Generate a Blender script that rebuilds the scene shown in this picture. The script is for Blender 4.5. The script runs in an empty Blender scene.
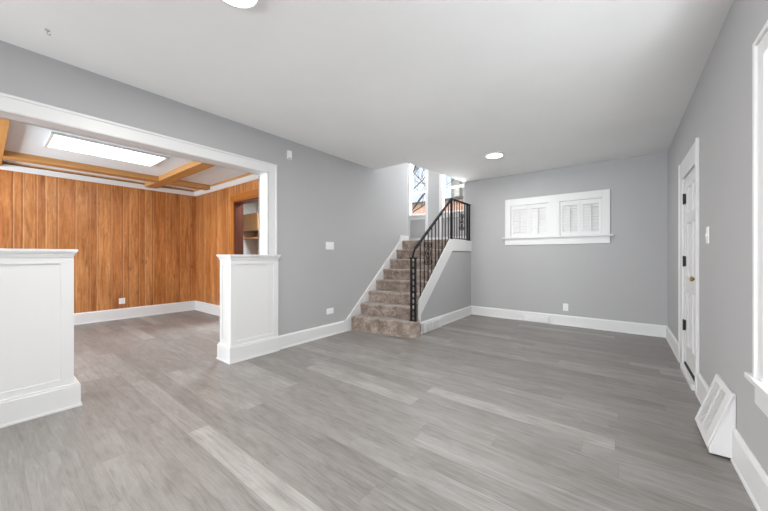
import bpy, bmesh, math, random
from mathutils import Vector, Matrix

S = bpy.context.scene
COL = S.collection
random.seed(7)
PI = math.pi

# ------------------------------------------------------------------ camera
EYE = 1.10
cam_data = bpy.data.cameras.new('camera')
cam_data.sensor_width = 36.0
cam_data.lens = 308.94 / 768 * 36.0
cam_data.clip_start = 0.02
cam = bpy.data.objects.new('camera', cam_data)
COL.objects.link(cam)
cam.location = (0, 0, EYE)
cam.rotation_euler = (PI / 2, 0, 0.657)
S.camera = cam

# ------------------------------------------------------------------ world / exposure
S.view_settings.view_transform = 'Standard'
S.view_settings.look = 'None'
S.view_settings.gamma = 1.0
S.view_settings.use_curve_mapping = False
S.view_settings.exposure = 0.28

world = bpy.data.worlds.new('sky')
S.world = world
world.use_nodes = True
wn = world.node_tree
wn.nodes.clear()
w_out = wn.nodes.new('ShaderNodeOutputWorld')
w_bg = wn.nodes.new('ShaderNodeBackground')
w_tc = wn.nodes.new('ShaderNodeTexCoord')
w_no = wn.nodes.new('ShaderNodeTexNoise')
w_no.inputs['Scale'].default_value = 6.0
w_no.inputs['Detail'].default_value = 5.0
w_rp = wn.nodes.new('ShaderNodeValToRGB')
w_rp.color_ramp.elements[0].position = 0.35
w_rp.color_ramp.elements[0].color = (0.60, 0.74, 1.0, 1)
w_rp.color_ramp.elements[1].position = 0.62
w_rp.color_ramp.elements[1].color = (0.95, 0.97, 1.0, 1)
wn.links.new(w_tc.outputs['Generated'], w_no.inputs['Vector'])
wn.links.new(w_no.outputs['Fac'], w_rp.inputs['Fac'])
wn.links.new(w_rp.outputs['Color'], w_bg.inputs['Color'])
w_bg.inputs['Strength'].default_value = 1.15
wn.links.new(w_bg.outputs['Background'], w_out.inputs['Surface'])


def area(name, loc, aim, sx, sy, power, color=(1, 1, 1), spread=PI):
    d = bpy.data.lights.new(name, 'AREA')
    d.shape = 'RECTANGLE'
    d.size, d.size_y = sx, sy
    d.energy = power
    d.color = color
    d.spread = spread
    o = bpy.data.objects.new(name, d)
    COL.objects.link(o)
    o.location = loc
    o.rotation_euler = Vector(aim).to_track_quat('-Z', 'Z').to_euler()
    return o


sun_d = bpy.data.lights.new('sun', 'SUN')
sun_d.energy = 2.6
sun_d.angle = 0.01
sun_d.color = (1, 0.97, 0.92)
sun = bpy.data.objects.new('sun', sun_d)
COL.objects.link(sun)
sun.rotation_euler = Vector((0.25, 1.0, -1.9)).to_track_quat('-Z', 'Y').to_euler()

DAY = (0.97, 0.985, 1.0)
# daylight standing in the window openings, the back and left ones added to light the room (some of it thrown up from the bright ground outside)
area('daylight_added_back_window', (-2.15, -5.04, 1.45), (0, 1, 0.8), 1.3, 1.4, 15, DAY)
area('daylight_added_back_window', (-0.55, -5.04, 1.45), (0, 1, 0.8), 1.3, 1.4, 48, DAY)
area('daylight_added_left_window', (-3.12, -3.7, 1.45), (1, 1.15, 0.55), 1.2, 1.3, 170, DAY)  # added unseen source, aimed at the right wall and far ceiling
area('daylight_side_window', (0.70, 1.15, 0.95), (-0.45, 0.9, 0.5), 0.3, 0.5, 30, DAY)
area('daylight_dining_window', (-5.3, -2.25, 1.45), (0, 1, 0.8), 1.8, 1.3, 142, (0.86, 0.95, 1.0))
area('daylight_stair_window', (-3.41, 5.82, 2.6), (0, -1, 0), 0.37, 1.3, 32, DAY)
area('daylight_stair_window', (-2.61, 5.82, 2.6), (0, -1, 0), 0.44, 1.3, 32, DAY)
area('daylight_shutter_window', (-0.88, 5.85, 1.68), (0, -1, 0), 1.2, 0.5, 1.0, DAY)
area('added_stairwell_fill', (-2.95, 4.95, 4.15), (0, 0.1, -1), 0.5, 0.5, 17, (1, 0.99, 0.97))  # unseen fill light added to brighten the stairwell walls


# ------------------------------------------------------------------ materials
def new_mat(name, color=(0.8, 0.8, 0.8), rough=0.5, metal=0.0, spec=0.5):
    m = bpy.data.materials.new(name)
    m.use_nodes = True
    b = m.node_tree.nodes['Principled BSDF']
    b.inputs['Base Color'].default_value = (*color, 1)
    b.inputs['Roughness'].default_value = rough
    b.inputs['Metallic'].default_value = metal
    b.inputs['Specular IOR Level'].default_value = spec
    return m


class NB:
    """small node helper"""
    def __init__(self, m):
        self.t = m.node_tree
        self.b = self.t.nodes['Principled BSDF']

    def n(self, kind, **kw):
        x = self.t.nodes.new(kind)
        for k, v in kw.items():
            setattr(x, k, v)
        return x

    def l(self, a, b):
        self.t.links.new(a, b)

    def math(self, op, a, b=None, c=None):
        x = self.n('ShaderNodeMath', operation=op)
        for i, v in enumerate((a, b, c)):
            if v is None:
                continue
            if isinstance(v, (int, float)):
                x.inputs[i].default_value = v
            else:
                self.l(v, x.inputs[i])
        return x.outputs[0]

    def mix(self, fac, a, b, blend='MIX'):
        x = self.n('ShaderNodeMix', data_type='RGBA', blend_type=blend)
        for s, v in ((x.inputs[0], fac), (x.inputs[6], a), (x.inputs[7], b)):
            if isinstance(v, (int, float)):
                s.default_value = v
            elif isinstance(v, tuple):
                s.default_value = (*v, 1)
            else:
                self.l(v, s)
        return x.outputs[2]

    def ramp(self, fac, stops, interp='LINEAR'):
        x = self.n('ShaderNodeValToRGB')
        r = x.color_ramp
        r.interpolation = interp
        while len(r.elements) < len(stops):
            r.elements.new(0.5)
        for e, (p, c) in zip(r.elements, stops):
            e.position = p
            e.color = (*c, 1)
        self.l(fac, x.inputs['Fac'])
        return x.outputs['Color']

    def bump(self, h, strength=0.2, dist=0.01):
        x = self.n('ShaderNodeBump')
        x.inputs['Strength'].default_value = strength
        x.inputs['Distance'].default_value = dist
        self.l(h, x.inputs['Height'])
        self.l(x.outputs['Normal'], self.b.inputs['Normal'])

    def pos(self):
        g = self.n('ShaderNodeNewGeometry')
        s = self.n('ShaderNodeSeparateXYZ')
        self.l(g.outputs['Position'], s.inputs[0])
        return g.outputs['Position'], s.outputs

    def comb(self, x, y, z):
        c = self.n('ShaderNodeCombineXYZ')
        for i, v in enumerate((x, y, z)):
            if isinstance(v, (int, float)):
                c.inputs[i].default_value = v
            else:
                self.l(v, c.inputs[i])
        return c.outputs[0]

    def noise(self, vec, scale, detail=4, rough=0.55, dist=0.0):
        x = self.n('ShaderNodeTexNoise')
        x.inputs['Scale'].default_value = scale
        x.inputs['Detail'].default_value = detail
        x.inputs['Roughness'].default_value = rough
        x.inputs['Distortion'].default_value = dist
        self.l(vec, x.inputs['Vector'])
        return x.outputs['Fac']


def plaster(name, color, amp, rough=0.75, scale=30, bump=0.08):
    m = new_mat(name, color, rough, spec=0.3)
    k = NB(m)
    p, _ = k.pos()
    f = k.noise(p, 1.3, 3)
    lo = tuple(c * (1 - amp) for c in color)
    hi = tuple(min(1, c * (1 + amp)) for c in color)
    k.l(k.ramp(f, [(0.3, lo), (0.7, hi)]), k.b.inputs['Base Color'])
    k.bump(k.noise(p, scale, 4), bump, 0.004)
    return m


M = {}
M['wall'] = plaster('grey_wall_paint', (0.445, 0.445, 0.45), 0.012)
M['ceiling'] = plaster('ceiling_paint', (0.86, 0.86, 0.855), 0.025, 0.85, 9, 0.25)
M['ceiling_cool'] = plaster('dining_ceiling_paint', (0.82, 0.865, 0.90), 0.01, 0.85)
M['trim'] = new_mat('white_trim_paint', (0.73, 0.73, 0.73), 0.38)
M['plate'] = new_mat('white_plastic', (0.85, 0.85, 0.84), 0.35)
M['slot'] = new_mat('dark_slot', (0.08, 0.08, 0.08), 0.6)
M['grille'] = new_mat('grey_grille', (0.42, 0.42, 0.41), 0.5)
M['iron'] = new_mat('black_wrought_iron', (0.008, 0.008, 0.009), 0.5, 0.0, 0.22)
M['hinge'] = new_mat('black_hinge', (0.015, 0.015, 0.015), 0.4, 0.5)
M['brass'] = new_mat('aged_brass', (0.42, 0.33, 0.14), 0.32, 1.0)
M['rubber'] = new_mat('black_rubber', (0.02, 0.02, 0.02), 0.7)
M['bark'] = new_mat('bare_bark', (0.13, 0.10, 0.09), 0.9)
M['siding_white'] = new_mat('white_siding', (0.75, 0.70, 0.63), 0.7)
M['roof'] = new_mat('grey_roof_shingle', (0.16, 0.15, 0.16), 0.9)
M['dark_glass'] = new_mat('dark_window_glass', (0.06, 0.08, 0.12), 0.08)
M['grass'] = plaster('lawn', (0.22, 0.24, 0.10), 0.3, 0.95)

# emissive diffusers of the lamps
def emis(name, color, strength):
    m = new_mat(name, color, 0.4)
    b = m.node_tree.nodes['Principled BSDF']
    b.inputs['Emission Color'].default_value = (*color, 1)
    b.inputs['Emission Strength'].default_value = strength
    return m
M['led'] = emis('led_diffuser', (1.0, 0.99, 0.97), 6.0)
M['fluorescent'] = emis('fluorescent_diffuser', (1.0, 1.0, 1.0), 5.0)


def glass_mat():
    m = bpy.data.materials.new('window_glass')
    m.use_nodes = True
    t = m.node_tree
    t.nodes.clear()
    o = t.nodes.new('ShaderNodeOutputMaterial')
    mx = t.nodes.new('ShaderNodeMixShader')
    tr = t.nodes.new('ShaderNodeBsdfTransparent')
    tr.inputs['Color'].default_value = (0.96, 0.97, 0.97, 1)
    gl = t.nodes.new('ShaderNodeBsdfGlossy')
    gl.inputs['Roughness'].default_value = 0.02
    mx.inputs[0].default_value = 0.05
    t.links.new(tr.outputs[0], mx.inputs[1])
    t.links.new(gl.outputs[0], mx.inputs[2])
    t.links.new(mx.outputs[0], o.inputs['Surface'])
    return m
M['glass'] = glass_mat()


def floor_mat():
    m = new_mat('grey_vinyl_plank', (0.3, 0.28, 0.26), 0.38, spec=0.45)
    k = NB(m)
    p, s = k.pos()
    W, L = 0.128, 1.22
    yv = k.math('DIVIDE', s['Y'], W)
    row = k.math('FLOOR', yv)
    wn1 = k.n('ShaderNodeTexWhiteNoise', noise_dimensions='1D')
    k.l(row, wn1.inputs['W'])
    xv = k.math('ADD', k.math('DIVIDE', s['X'], L), k.math('MULTIPLY', wn1.outputs['Value'], 7.3))
    cl = k.math('FLOOR', xv)
    wn2 = k.n('ShaderNodeTexWhiteNoise', noise_dimensions='2D')
    k.l(k.comb(row, cl, 0), wn2.inputs['Vector'])
    idv = wn2.outputs['Value']
    base = k.ramp(idv, [(0.0, (0.205, 0.190, 0.178)), (0.35, (0.228, 0.213, 0.201)),
                        (0.74, (0.246, 0.231, 0.219)), (0.92, (0.268, 0.253, 0.240)), (1.0, (0.325, 0.310, 0.295))])
    off = k.math('MULTIPLY', idv, 40.0)
    gv = k.comb(k.math('MULTIPLY', s['X'], 1.6), k.math('MULTIPLY', s['Y'], 19.0), off)
    g1 = k.noise(gv, 2.2, 5, 0.62, 1.2)
    grain = k.ramp(g1, [(0.25, (0.70, 0.685, 0.67)), (0.5, (1.0, 1.0, 1.0)), (0.78, (1.20, 1.20, 1.20))])
    gv2 = k.comb(k.math('MULTIPLY', s['X'], 3.0), k.math('MULTIPLY', s['Y'], 80.0), off)
    g2 = k.ramp(k.noise(gv2, 2.0, 3), [(0.3, (0.90, 0.90, 0.90)), (0.7, (1.07, 1.07, 1.07))])
    gv3 = k.comb(k.math('MULTIPLY', s['X'], 3.2), k.math('MULTIPLY', s['Y'], 9.0), off)
    g3 = k.ramp(k.noise(gv3, 1.0, 4, 0.6, 0.8), [(0.32, (0.86, 0.85, 0.84)), (0.68, (1.10, 1.10, 1.10))])
    vo = k.n('ShaderNodeTexVoronoi')                     # small dark knots
    vo.inputs['Scale'].default_value = 1.0
    k.l(k.comb(k.math('MULTIPLY', s['X'], 1.9), k.math('MULTIPLY', s['Y'], 5.5), off), vo.inputs['Vector'])
    kn = k.ramp(vo.outputs['Distance'], [(0.0, (0.5, 0.5, 0.5)), (0.05, (0.28, 0.28, 0.28)), (0.12, (0, 0, 0))])
    c = k.mix(1.0, base, grain, 'MULTIPLY')
    c = k.mix(1.0, c, g2, 'MULTIPLY')
    c = k.mix(1.0, c, g3, 'MULTIPLY')
    c = k.mix(kn, c, (0.11, 0.10, 0.09))
    fy = k.math('FRACT', yv)
    fx = k.math('FRACT', xv)
    gy = k.math('LESS_THAN', k.math('MINIMUM', fy, k.math('SUBTRACT', 1.0, fy)), 0.009)
    gx = k.math('LESS_THAN', k.math('MINIMUM', fx, k.math('SUBTRACT', 1.0, fx)), 0.0014)
    gap = k.math('MAXIMUM', gy, gx)
    c = k.mix(k.math('MULTIPLY', gap, 0.22), c, (0.10, 0.09, 0.085))
    k.l(c, k.b.inputs['Base Color'])
    k.l(k.ramp(g1, [(0.2, (0.36,) * 3), (0.8, (0.46,) * 3)]), k.b.inputs['Roughness'])
    k.bump(k.math('SUBTRACT', g1, k.math('MULTIPLY', gap, 2.0)), 0.08, 0.003)
    return m
M['floor'] = floor_mat()


def panel_mat():
    m = new_mat('knotty_wood_panelling', (0.5, 0.22, 0.07), 0.36, spec=0.4)
    k = NB(m)
    p, s = k.pos()
    t = k.math('ADD', s['X'], s['Y'])          # runs along either panelled wall
    P = 1.22
    edges = [.245, .335, .467, .558, .683, .879, 1.042, 1.127, 1.314]
    t0 = -6.863 + 0.245                        # wall x plus first joint
    f = k.math('FRACT', k.math('DIVIDE', k.math('SUBTRACT', t, t0), P))
    tones = [(0.465, 0.188, 0.060), (0.50, 0.215, 0.072), (0.43, 0.165, 0.048), (0.51, 0.225, 0.078), (0.45, 0.178, 0.052),
             (0.50, 0.215, 0.070), (0.42, 0.16, 0.046), (0.51, 0.22, 0.072), (0.435, 0.17, 0.052)]
    base = k.ramp(f, [((e - .245) / P, c) for e, c in zip(edges, tones)], 'CONSTANT')
    gr = []
    for e in edges:
        q = (e - .245) / P
        gr += [(q, (1, 1, 1)), (q + 0.0045, (0, 0, 0))]
    groove = k.ramp(f, gr, 'CONSTANT')
    rnd = k.n('ShaderNodeTexWhiteNoise', noise_dimensions='3D')
    k.l(base, rnd.inputs['Vector'])
    gv = k.comb(k.math('MULTIPLY', t, 16.0), k.math('MULTIPLY', s['Z'], 1.1), k.math('MULTIPLY', rnd.outputs['Value'], 30.0))
    g1 = k.noise(gv, 1.6, 5, 0.6, 1.0)
    grain = k.ramp(g1, [(0.28, (0.60, 0.48, 0.36)), (0.5, (1, 1, 1)), (0.75, (1.30, 1.40, 1.55))])
    c = k.mix(1.0, base, grain, 'MULTIPLY')
    blot = k.ramp(k.noise(k.comb(k.math('MULTIPLY', t, 2.2), k.math('MULTIPLY', s['Z'], 0.9), 3.0), 1.3, 3),
                  [(0.35, (0.86, 0.80, 0.72)), (0.7, (1.12, 1.12, 1.12))])
    c = k.mix(1.0, c, blot, 'MULTIPLY')
    fig = k.ramp(k.noise(k.comb(k.math('MULTIPLY', t, 30.0), k.math('MULTIPLY', s['Z'], 6.0), k.math('MULTIPLY', rnd.outputs['Value'], 9.0)), 1.0, 4, 0.65, 1.5),
                 [(0.3, (0.84, 0.76, 0.66)), (0.55, (1.0, 1.0, 1.0)), (0.75, (1.14, 1.18, 1.22))])
    c = k.mix(1.0, c, fig, 'MULTIPLY')
    lt = []
    for e in edges:
        q = (e - .245) / P
        lt += [(q, (0, 0, 0)), (q + 0.010, (1, 1, 1)), (q + 0.018, (0, 0, 0))]
    strip = k.ramp(f, lt, 'CONSTANT')
    c = k.mix(k.math('MULTIPLY', strip, 0.30), c, (0.80, 0.50, 0.25))
    # knots
    vo = k.n('ShaderNodeTexVoronoi')
    vo.inputs['Scale'].default_value = 1.0
    k.l(k.comb(k.math('MULTIPLY', t, 5.0), k.math('MULTIPLY', s['Z'], 2.3), 0.0), vo.inputs['Vector'])
    kn = k.ramp(vo.outputs['Distance'], [(0.0, (1, 1, 1)), (0.06, (0.75, 0.75, 0.75)), (0.14, (0, 0, 0))])
    c = k.mix(k.math('MULTIPLY', kn, 0.6), c, (0.17, 0.06, 0.02))
    c = k.mix(k.math('MULTIPLY', groove, 0.72), c, (0.13, 0.05, 0.018))
    k.l(c, k.b.inputs['Base Color'])
    k.bump(k.math('SUBTRACT', k.math('MULTIPLY', g1, 0.2), groove), 0.25, 0.004)
    return m
M['panelling'] = panel_mat()


def wood_mat(name, a, b, axis, rough=0.4):
    m = new_mat(name, a, rough)
    k = NB(m)
    p, s = k.pos()
    sc = [22.0, 22.0, 22.0]
    sc[axis] = 1.2
    v = k.comb(*[k.math('MULTIPLY', s[i], sc[i]) for i in range(3)])
    f = k.noise(v, 1.0, 5, 0.6, 0.8)
    k.l(k.ramp(f, [(0.3, b), (0.7, a)]), k.b.inputs['Base Color'])
    return m
M['beam_x'] = wood_mat('beam_wood', (0.60, 0.315, 0.11), (0.45, 0.205, 0.058), 0)
M['beam_y'] = wood_mat('beam_wood_cross', (0.60, 0.315, 0.11), (0.45, 0.205, 0.058), 1)
M['casing_wood'] = wood_mat('orange_casing_wood', (0.46, 0.155, 0.022), (0.34, 0.10, 0.012), 2)
M['casing_wood_h'] = wood_mat('orange_casing_wood_head', (0.46, 0.155, 0.022), (0.34, 0.10, 0.012), 0)
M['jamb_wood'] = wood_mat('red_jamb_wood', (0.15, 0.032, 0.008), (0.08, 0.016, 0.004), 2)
M['cabinet_wood'] = wood_mat('cabinet_wood', (0.27, 0.145, 0.035), (0.20, 0.10, 0.022), 2)


def carpet_mat():
    m = new_mat('brown_carpet', (0.3, 0.23, 0.19), 0.95, spec=0.1)
    k = NB(m)
    p, s = k.pos()
    a = k.noise(p, 60, 4, 0.7)
    b = k.noise(p, 9, 4, 0.6)
    c = k.ramp(k.math('ADD', k.math('MULTIPLY', a, 0.5), k.math('MULTIPLY', b, 0.5)),
               [(0.36, (0.125, 0.090, 0.070)), (0.5, (0.265, 0.210, 0.176)), (0.62, (0.43, 0.36, 0.315))])
    k.l(c, k.b.inputs['Base Color'])
    k.bump(a, 0.5, 0.01)
    k.b.inputs['Sheen Weight'].default_value = 0.3
    return m
M['carpet'] = carpet_mat()


def brick_mat():
    m = new_mat('orange_brick', (0.6, 0.27, 0.15), 0.9)
    k = NB(m)
    p, s = k.pos()
    br = k.n('ShaderNodeTexBrick')
    br.inputs['Scale'].default_value = 1.0
    br.inputs['Brick Width'].default_value = 0.24
    br.inputs['Row Height'].default_value = 0.08
    br.inputs['Mortar Size'].default_value = 0.008
    br.inputs['Color1'].default_value = (0.95, 0.50, 0.34, 1)
    br.inputs['Color2'].default_value = (0.90, 0.44, 0.28, 1)
    br.inputs['Mortar'].default_value = (0.75, 0.62, 0.54, 1)
    k.l(k.comb(k.math('ADD', s['X'], s['Y']), s['Z'], 0.0), br.inputs['Vector'])
    k.l(br.outputs['Color'], k.b.inputs['Base Color'])
    return m
M['brick'] = brick_mat()


# ------------------------------------------------------------------ mesh helpers
ORG = {}


class MB:
    """collects shapes (world coordinates) and links them as ONE mesh object"""
    def __init__(self):
        self.bm = bmesh.new()

    def box(self, x0, x1, y0, y1, z0, z1, bev=0.0):
        bm = self.bm
        g = bmesh.ops.create_cube(bm, size=1.0)
        vs = g['verts']
        for v in vs:
            v.co = Vector(((x0 + x1) / 2 + v.co.x * (x1 - x0), (y0 + y1) / 2 + v.co.y * (y1 - y0), (z0 + z1) / 2 + v.co.z * (z1 - z0)))
        if bev:
            es = list({e for v in vs for e in v.link_edges})
            bmesh.ops.bevel(bm, geom=es, offset=bev, segments=2, affect='EDGES', profile=0.5)
        return self

    def prism(self, pts, lo, hi, axis, bev=0.0, seg=2, hi_off=None):
        """polygon pts extruded along axis from lo to hi.  axis 0: pts=(y,z); 1: pts=(x,z); 2: pts=(x,y)"""
        bm = self.bm

        def mk(p, h):
            return {0: (h, p[0], p[1]), 1: (p[0], h, p[1]), 2: (p[0], p[1], h)}[axis]
        a = [bm.verts.new(mk(p, lo)) for p in pts]
        q = pts if hi_off is None else [(x + hi_off[0], y + hi_off[1]) for x, y in pts]
        b = [bm.verts.new(mk(p, hi)) for p in q]
        fs = [bm.faces.new(a), bm.faces.new(b[::-1])]
        n = len(pts)
        for i in range(n):
            fs.append(bm.faces.new((a[i], b[i], b[(i + 1) % n], a[(i + 1) % n])))
        bmesh.ops.recalc_face_normals(bm, faces=fs)
        if bev:
            es = list({e for f in fs for e in f.edges})
            bmesh.ops.bevel(bm, geom=es, offset=bev, segments=seg, affect='EDGES', profile=0.5)
        return self

    def grid(self, axis, lo, hi, u0, u1, z0, z1, holes=()):
        """slab with rectangular holes; axis = normal (0 or 1); holes = (u0,u1,z0,z1)"""
        us = sorted({u0, u1, *[min(max(h[i], u0), u1) for h in holes for i in (0, 1)]})
        zs = sorted({z0, z1, *[min(max(h[i], z0), z1) for h in holes for i in (2, 3)]})
        solid = set()
        for i in range(len(us) - 1):
            for j in range(len(zs) - 1):
                cu, cz = (us[i] + us[i + 1]) / 2, (zs[j] + zs[j + 1]) / 2
                if not any(h[0] < cu < h[1] and h[2] < cz < h[3] for h in holes):
                    solid.add((i, j))
        bm, vc = self.bm, {}

        def V(i, j, w):
            key = (i, j, w)
            if key not in vc:
                c = hi if w else lo
                vc[key] = bm.verts.new((c, us[i], zs[j]) if axis == 0 else (us[i], c, zs[j]))
            return vc[key]
        fs = []
        for (i, j) in solid:
            for w in (0, 1):
                fs.append(bm.faces.new((V(i, j, w), V(i + 1, j, w), V(i + 1, j + 1, w), V(i, j + 1, w))))
            for di, dj, a, b in ((-1, 0, (i, j), (i, j + 1)), (1, 0, (i + 1, j), (i + 1, j + 1)),
                                 (0, -1, (i, j), (i + 1, j)), (0, 1, (i, j + 1), (i + 1, j + 1))):
                if (i + di, j + dj) not in solid:
                    fs.append(bm.faces.new((V(*a, 0), V(*b, 0), V(*b, 1), V(*a, 1))))
        bmesh.ops.recalc_face_normals(bm, faces=fs)
        return self

    def tube(self, pts, r, seg=8, r2=None):
        """round bar through pts"""
        bm = self.bm
        pts = [Vector(p) for p in pts]
        rings = []
        n = len(pts)
        up = None
        for i, p in enumerate(pts):
            t = (pts[min(i + 1, n - 1)] - pts[max(i - 1, 0)]).normalized()
            if up is None:
                up = Vector((0, 0, 1)) if abs(t.z) < 0.9 else Vector((1, 0, 0))
            a = t.cross(up).normalized()
            b = t.cross(a).normalized()
            up = -b if (-b).dot(up) > 0 else b
            rr = r if r2 is None else r + (r2 - r) * i / max(1, n - 1)
            rings.append([bm.verts.new(p + (a * math.cos(2 * PI * k / seg) + b * math.sin(2 * PI * k / seg)) * rr) for k in range(seg)])
        for i in range(n - 1):
            for k in range(seg):
                f = bm.faces.new((rings[i][k], rings[i][(k + 1) % seg], rings[i + 1][(k + 1) % seg], rings[i + 1][k]))
                f.smooth = True
        bm.faces.new(rings[0][::-1])
        bm.faces.new(rings[-1])
        return self

    def lathe(self, prof, c, axis=2, seg=40, flip=False):
        """prof = (radius, height) list turned about axis through c"""
        bm = self.bm
        rings = []
        for r, h in prof:
            ring = []
            for k in range(seg):
                a = 2 * PI * k / seg
                u, v = r * math.cos(a), r * math.sin(a)
                o = {2: (u, v, h), 0: (h, u, v), 1: (u, h, v)}[axis]
                ring.append(bm.verts.new(Vector(c) + Vector(o)))
            rings.append(ring)
        fs = []
        for i in range(len(prof) - 1):
            for k in range(seg):
                fs.append(bm.faces.new((rings[i][k], rings[i][(k + 1) % seg], rings[i + 1][(k + 1) % seg], rings[i + 1][k])))
        fs.append(bm.faces.new(rings[0][::-1]))
        fs.append(bm.faces.new(rings[-1]))
        bmesh.ops.recalc_face_normals(bm, faces=fs)
        for f in fs[:-2]:
            f.smooth = True
        return self

    def ring(self, c, R, r, ax_u, ax_v, seg=20, sub=6, su=1.0, sv=1.0):
        """torus-like ring in plane (ax_u, ax_v)"""
        U, V = Vector(ax_u), Vector(ax_v)
        pts = [Vector(c) + U * R * su * math.cos(2 * PI * k / seg) + V * R * sv * math.sin(2 * PI * k / seg) for k in range(seg + 1)]
        return self.tube(pts, r, sub)

    def build(self, name, mat, parent=None, origin=None):
        me = bpy.data.meshes.new(name)
        if parent is not None:
            org = ORG[parent.name]
        elif origin is not None:
            org = Vector(origin)
        else:
            xs = [v.co for v in self.bm.verts]
            lo = Vector([min(c[i] for c in xs) for i in range(3)])
            hi = Vector([max(c[i] for c in xs) for i in range(3)])
            org = Vector(((lo.x + hi.x) / 2, (lo.y + hi.y) / 2, lo.z))
        for v in self.bm.verts:
            v.co -= org
        self.bm.to_mesh(me)
        self.bm.free()
        me.materials.append(mat)
        o = bpy.data.objects.new(name, me)
        COL.objects.link(o)
        ORG[o.name] = org
        if parent is not None:
            o.parent = parent
        else:
            o.location = org
        return o


def tag(o, label=None, cat=None, group=None, kind=None):
    if label:
        o['label'] = label
    if cat:
        o['category'] = cat
    if group:
        o['group'] = group
    if kind:
        o['kind'] = kind
    return o


def thing(name, loc, label, cat, group=None, kind=None):
    o = bpy.data.objects.new(name, None)
    o.empty_display_size = 0.1
    COL.objects.link(o)
    o.location = loc
    ORG[o.name] = Vector(loc)
    return tag(o, label, cat, group, kind)


def copy_thing(root, loc, label, rotz=None):
    r = root.copy()
    COL.objects.link(r)
    r.location = loc
    if rotz is not None:
        r.rotation_euler = (0, 0, rotz)
    r['label'] = label
    ORG[r.name] = Vector(loc)
    for ch in list(root.children):
        c = ch.copy()
        COL.objects.link(c)
        c.parent = r
        for g in list(ch.children):
            d = g.copy()
            COL.objects.link(d)
            d.parent = c
    return r


def struct(name, mb, mat, label, cat, parent=None):
    o = mb.build(name, mat, parent)
    return tag(o, label, cat, None, 'structure')


# ------------------------------------------------------------------ key planes
XL, XR, YF, ZC = -3.185, 0.481, 5.592, 2.492
XD, YD, ZD = -6.863, 2.632, 2.41
XB = -3.35                    # dining face of the left wall
XS = -2.272                    # stair side
Z8 = 1.3725                   # landing height

# ------------------------------------------------------------------ setting
struct('floor', MB().box(-7.1, 0.66, -5.3, 5.75, -0.12, 0.0), M['floor'],
       'grey wood-look plank floor running through both rooms', 'floor')

cl = MB()
cl.box(XB, 0.66, -5.3, 3.88, ZC, ZC + 0.2)
cl.prism([(-2.56, 3.88), (0.66, 3.88), (0.66, 5.75), (-2.37, 5.75), (-2.37, 5.592)], ZC, ZC + 0.2, 2)
struct('ceiling', cl, M['ceiling'], 'white painted living room ceiling, cut open over the stairs', 'ceiling')
struct('ceiling', MB().box(-7.0, XB, -2.3, 4.1, ZD, ZD + 0.1), M['ceiling_cool'],
       'pale ceiling between wood beams over the panelled room', 'ceiling')

struct('wall_left', MB().grid(0, XB, XL, -5.1, -2.32, 0, 2.6, [(-4.35, -3.05, .75, 2.15)]).prism([(-2.32, 0), (-.065, 0), (-.065, 2.055), (1.982, 2.055), (1.982, 0), (4.867, 0), (4.867, 4.2),
                                (3.74, 4.2), (3.74, 2.6), (-2.32, 2.6)], XB, XL, 0), M['wall'],
       'long grey wall with the wide white-trimmed opening', 'wall')
struct('wall_far', MB().grid(1, YF, 5.75, -4.4, 0.66, 0, 4.2,
                             [(-1.53, -.24, 1.41, 1.96), (-3.672, -3.225, 1.95, 3.3), (-2.90, -2.39, 1.95, 3.3), (-2.2, 1, 2.7, 5)]),
       M['wall'], 'grey end wall holding the shuttered window', 'wall')
struct('wall_right', MB().grid(0, XR, 0.64, -5.1, YF, 0, 2.6, [(3.44, 4.32, -1, 1.945), (1.0, 1.98, .57, 1.93)]), M['wall'],
       'grey wall on the right with the white entry door', 'wall')
struct('wall_back', MB().grid(1, -5.3, -5.1, -3.35, 0.64, 0, 2.6, [(-2.8, -1.5, .75, 2.15), (-1.2, .1, .75, 2.15)]), M['wall'],
       'grey wall behind the viewer with two added windows', 'wall')  # both openings added to bring light in from behind
struct('wall_dining', MB().box(-7.0, XD, -2.3, 2.78, 0, ZD), M['panelling'],
       'long wood-panelled wall of the room beyond the opening', 'wall')
struct('wall_dining_side', MB().grid(1, YD, 2.78, XD, XB, 0, ZD, [(-5.27, -4.3, -1, 2.02)]), M['panelling'],
       'short wood-panelled wall with the wooden doorway', 'wall')
struct('wall_dining_front', MB().grid(1, -2.3, -2.15, XD, XB, 0, ZD, [(-6.2, -4.4, .8, 2.1)]), M['panelling'],
       'panelled wall with window on the viewer side of the dining room', 'wall')
struct('wall_kitchen', MB().box(-7.0, XB, 3.95, 4.1, 0, ZD), M['wall'],
       'grey kitchen wall seen through the wooden doorway', 'wall')
struct('wall_kitchen_side', MB().box(-7.0, XD, 2.78, 3.95, 0, ZD), M['wall'], 'grey side wall of the kitchen', 'wall')
# stairwell walls above and beside the opening
struct('wall_stairwell_right', MB().prism([(-2.56, 3.88), (-2.37, 5.592), (-2.25, 5.592), (-2.42, 3.88)], ZC + 0.2, 4.2, 2),
       M['wall'], 'grey wall above the stairwell opening on its right side', 'wall')
struct('wall_stairwell_front', MB().box(XL, -2.42, 3.74, 3.88, ZC + 0.2, 4.2), M['wall'], 'grey wall above the stairwell opening on its near side', 'wall')
struct('wall_landing_front', MB().box(-4.4, XB, 4.73, 4.867, 0, 4.2), M['wall'], 'grey wall beside the stair landing, hidden by the left wall', 'wall')
struct('wall_landing_left', MB().box(-4.4, -4.28, 4.867, YF, 0, 4.2), M['wall'], 'grey end wall of the stair landing', 'wall')
struct('ceiling', MB().box(-4.4, -2.2, 3.74, 5.75, 4.2, 4.3), M['ceiling'], 'white ceiling high over the stairwell', 'ceiling')
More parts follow.
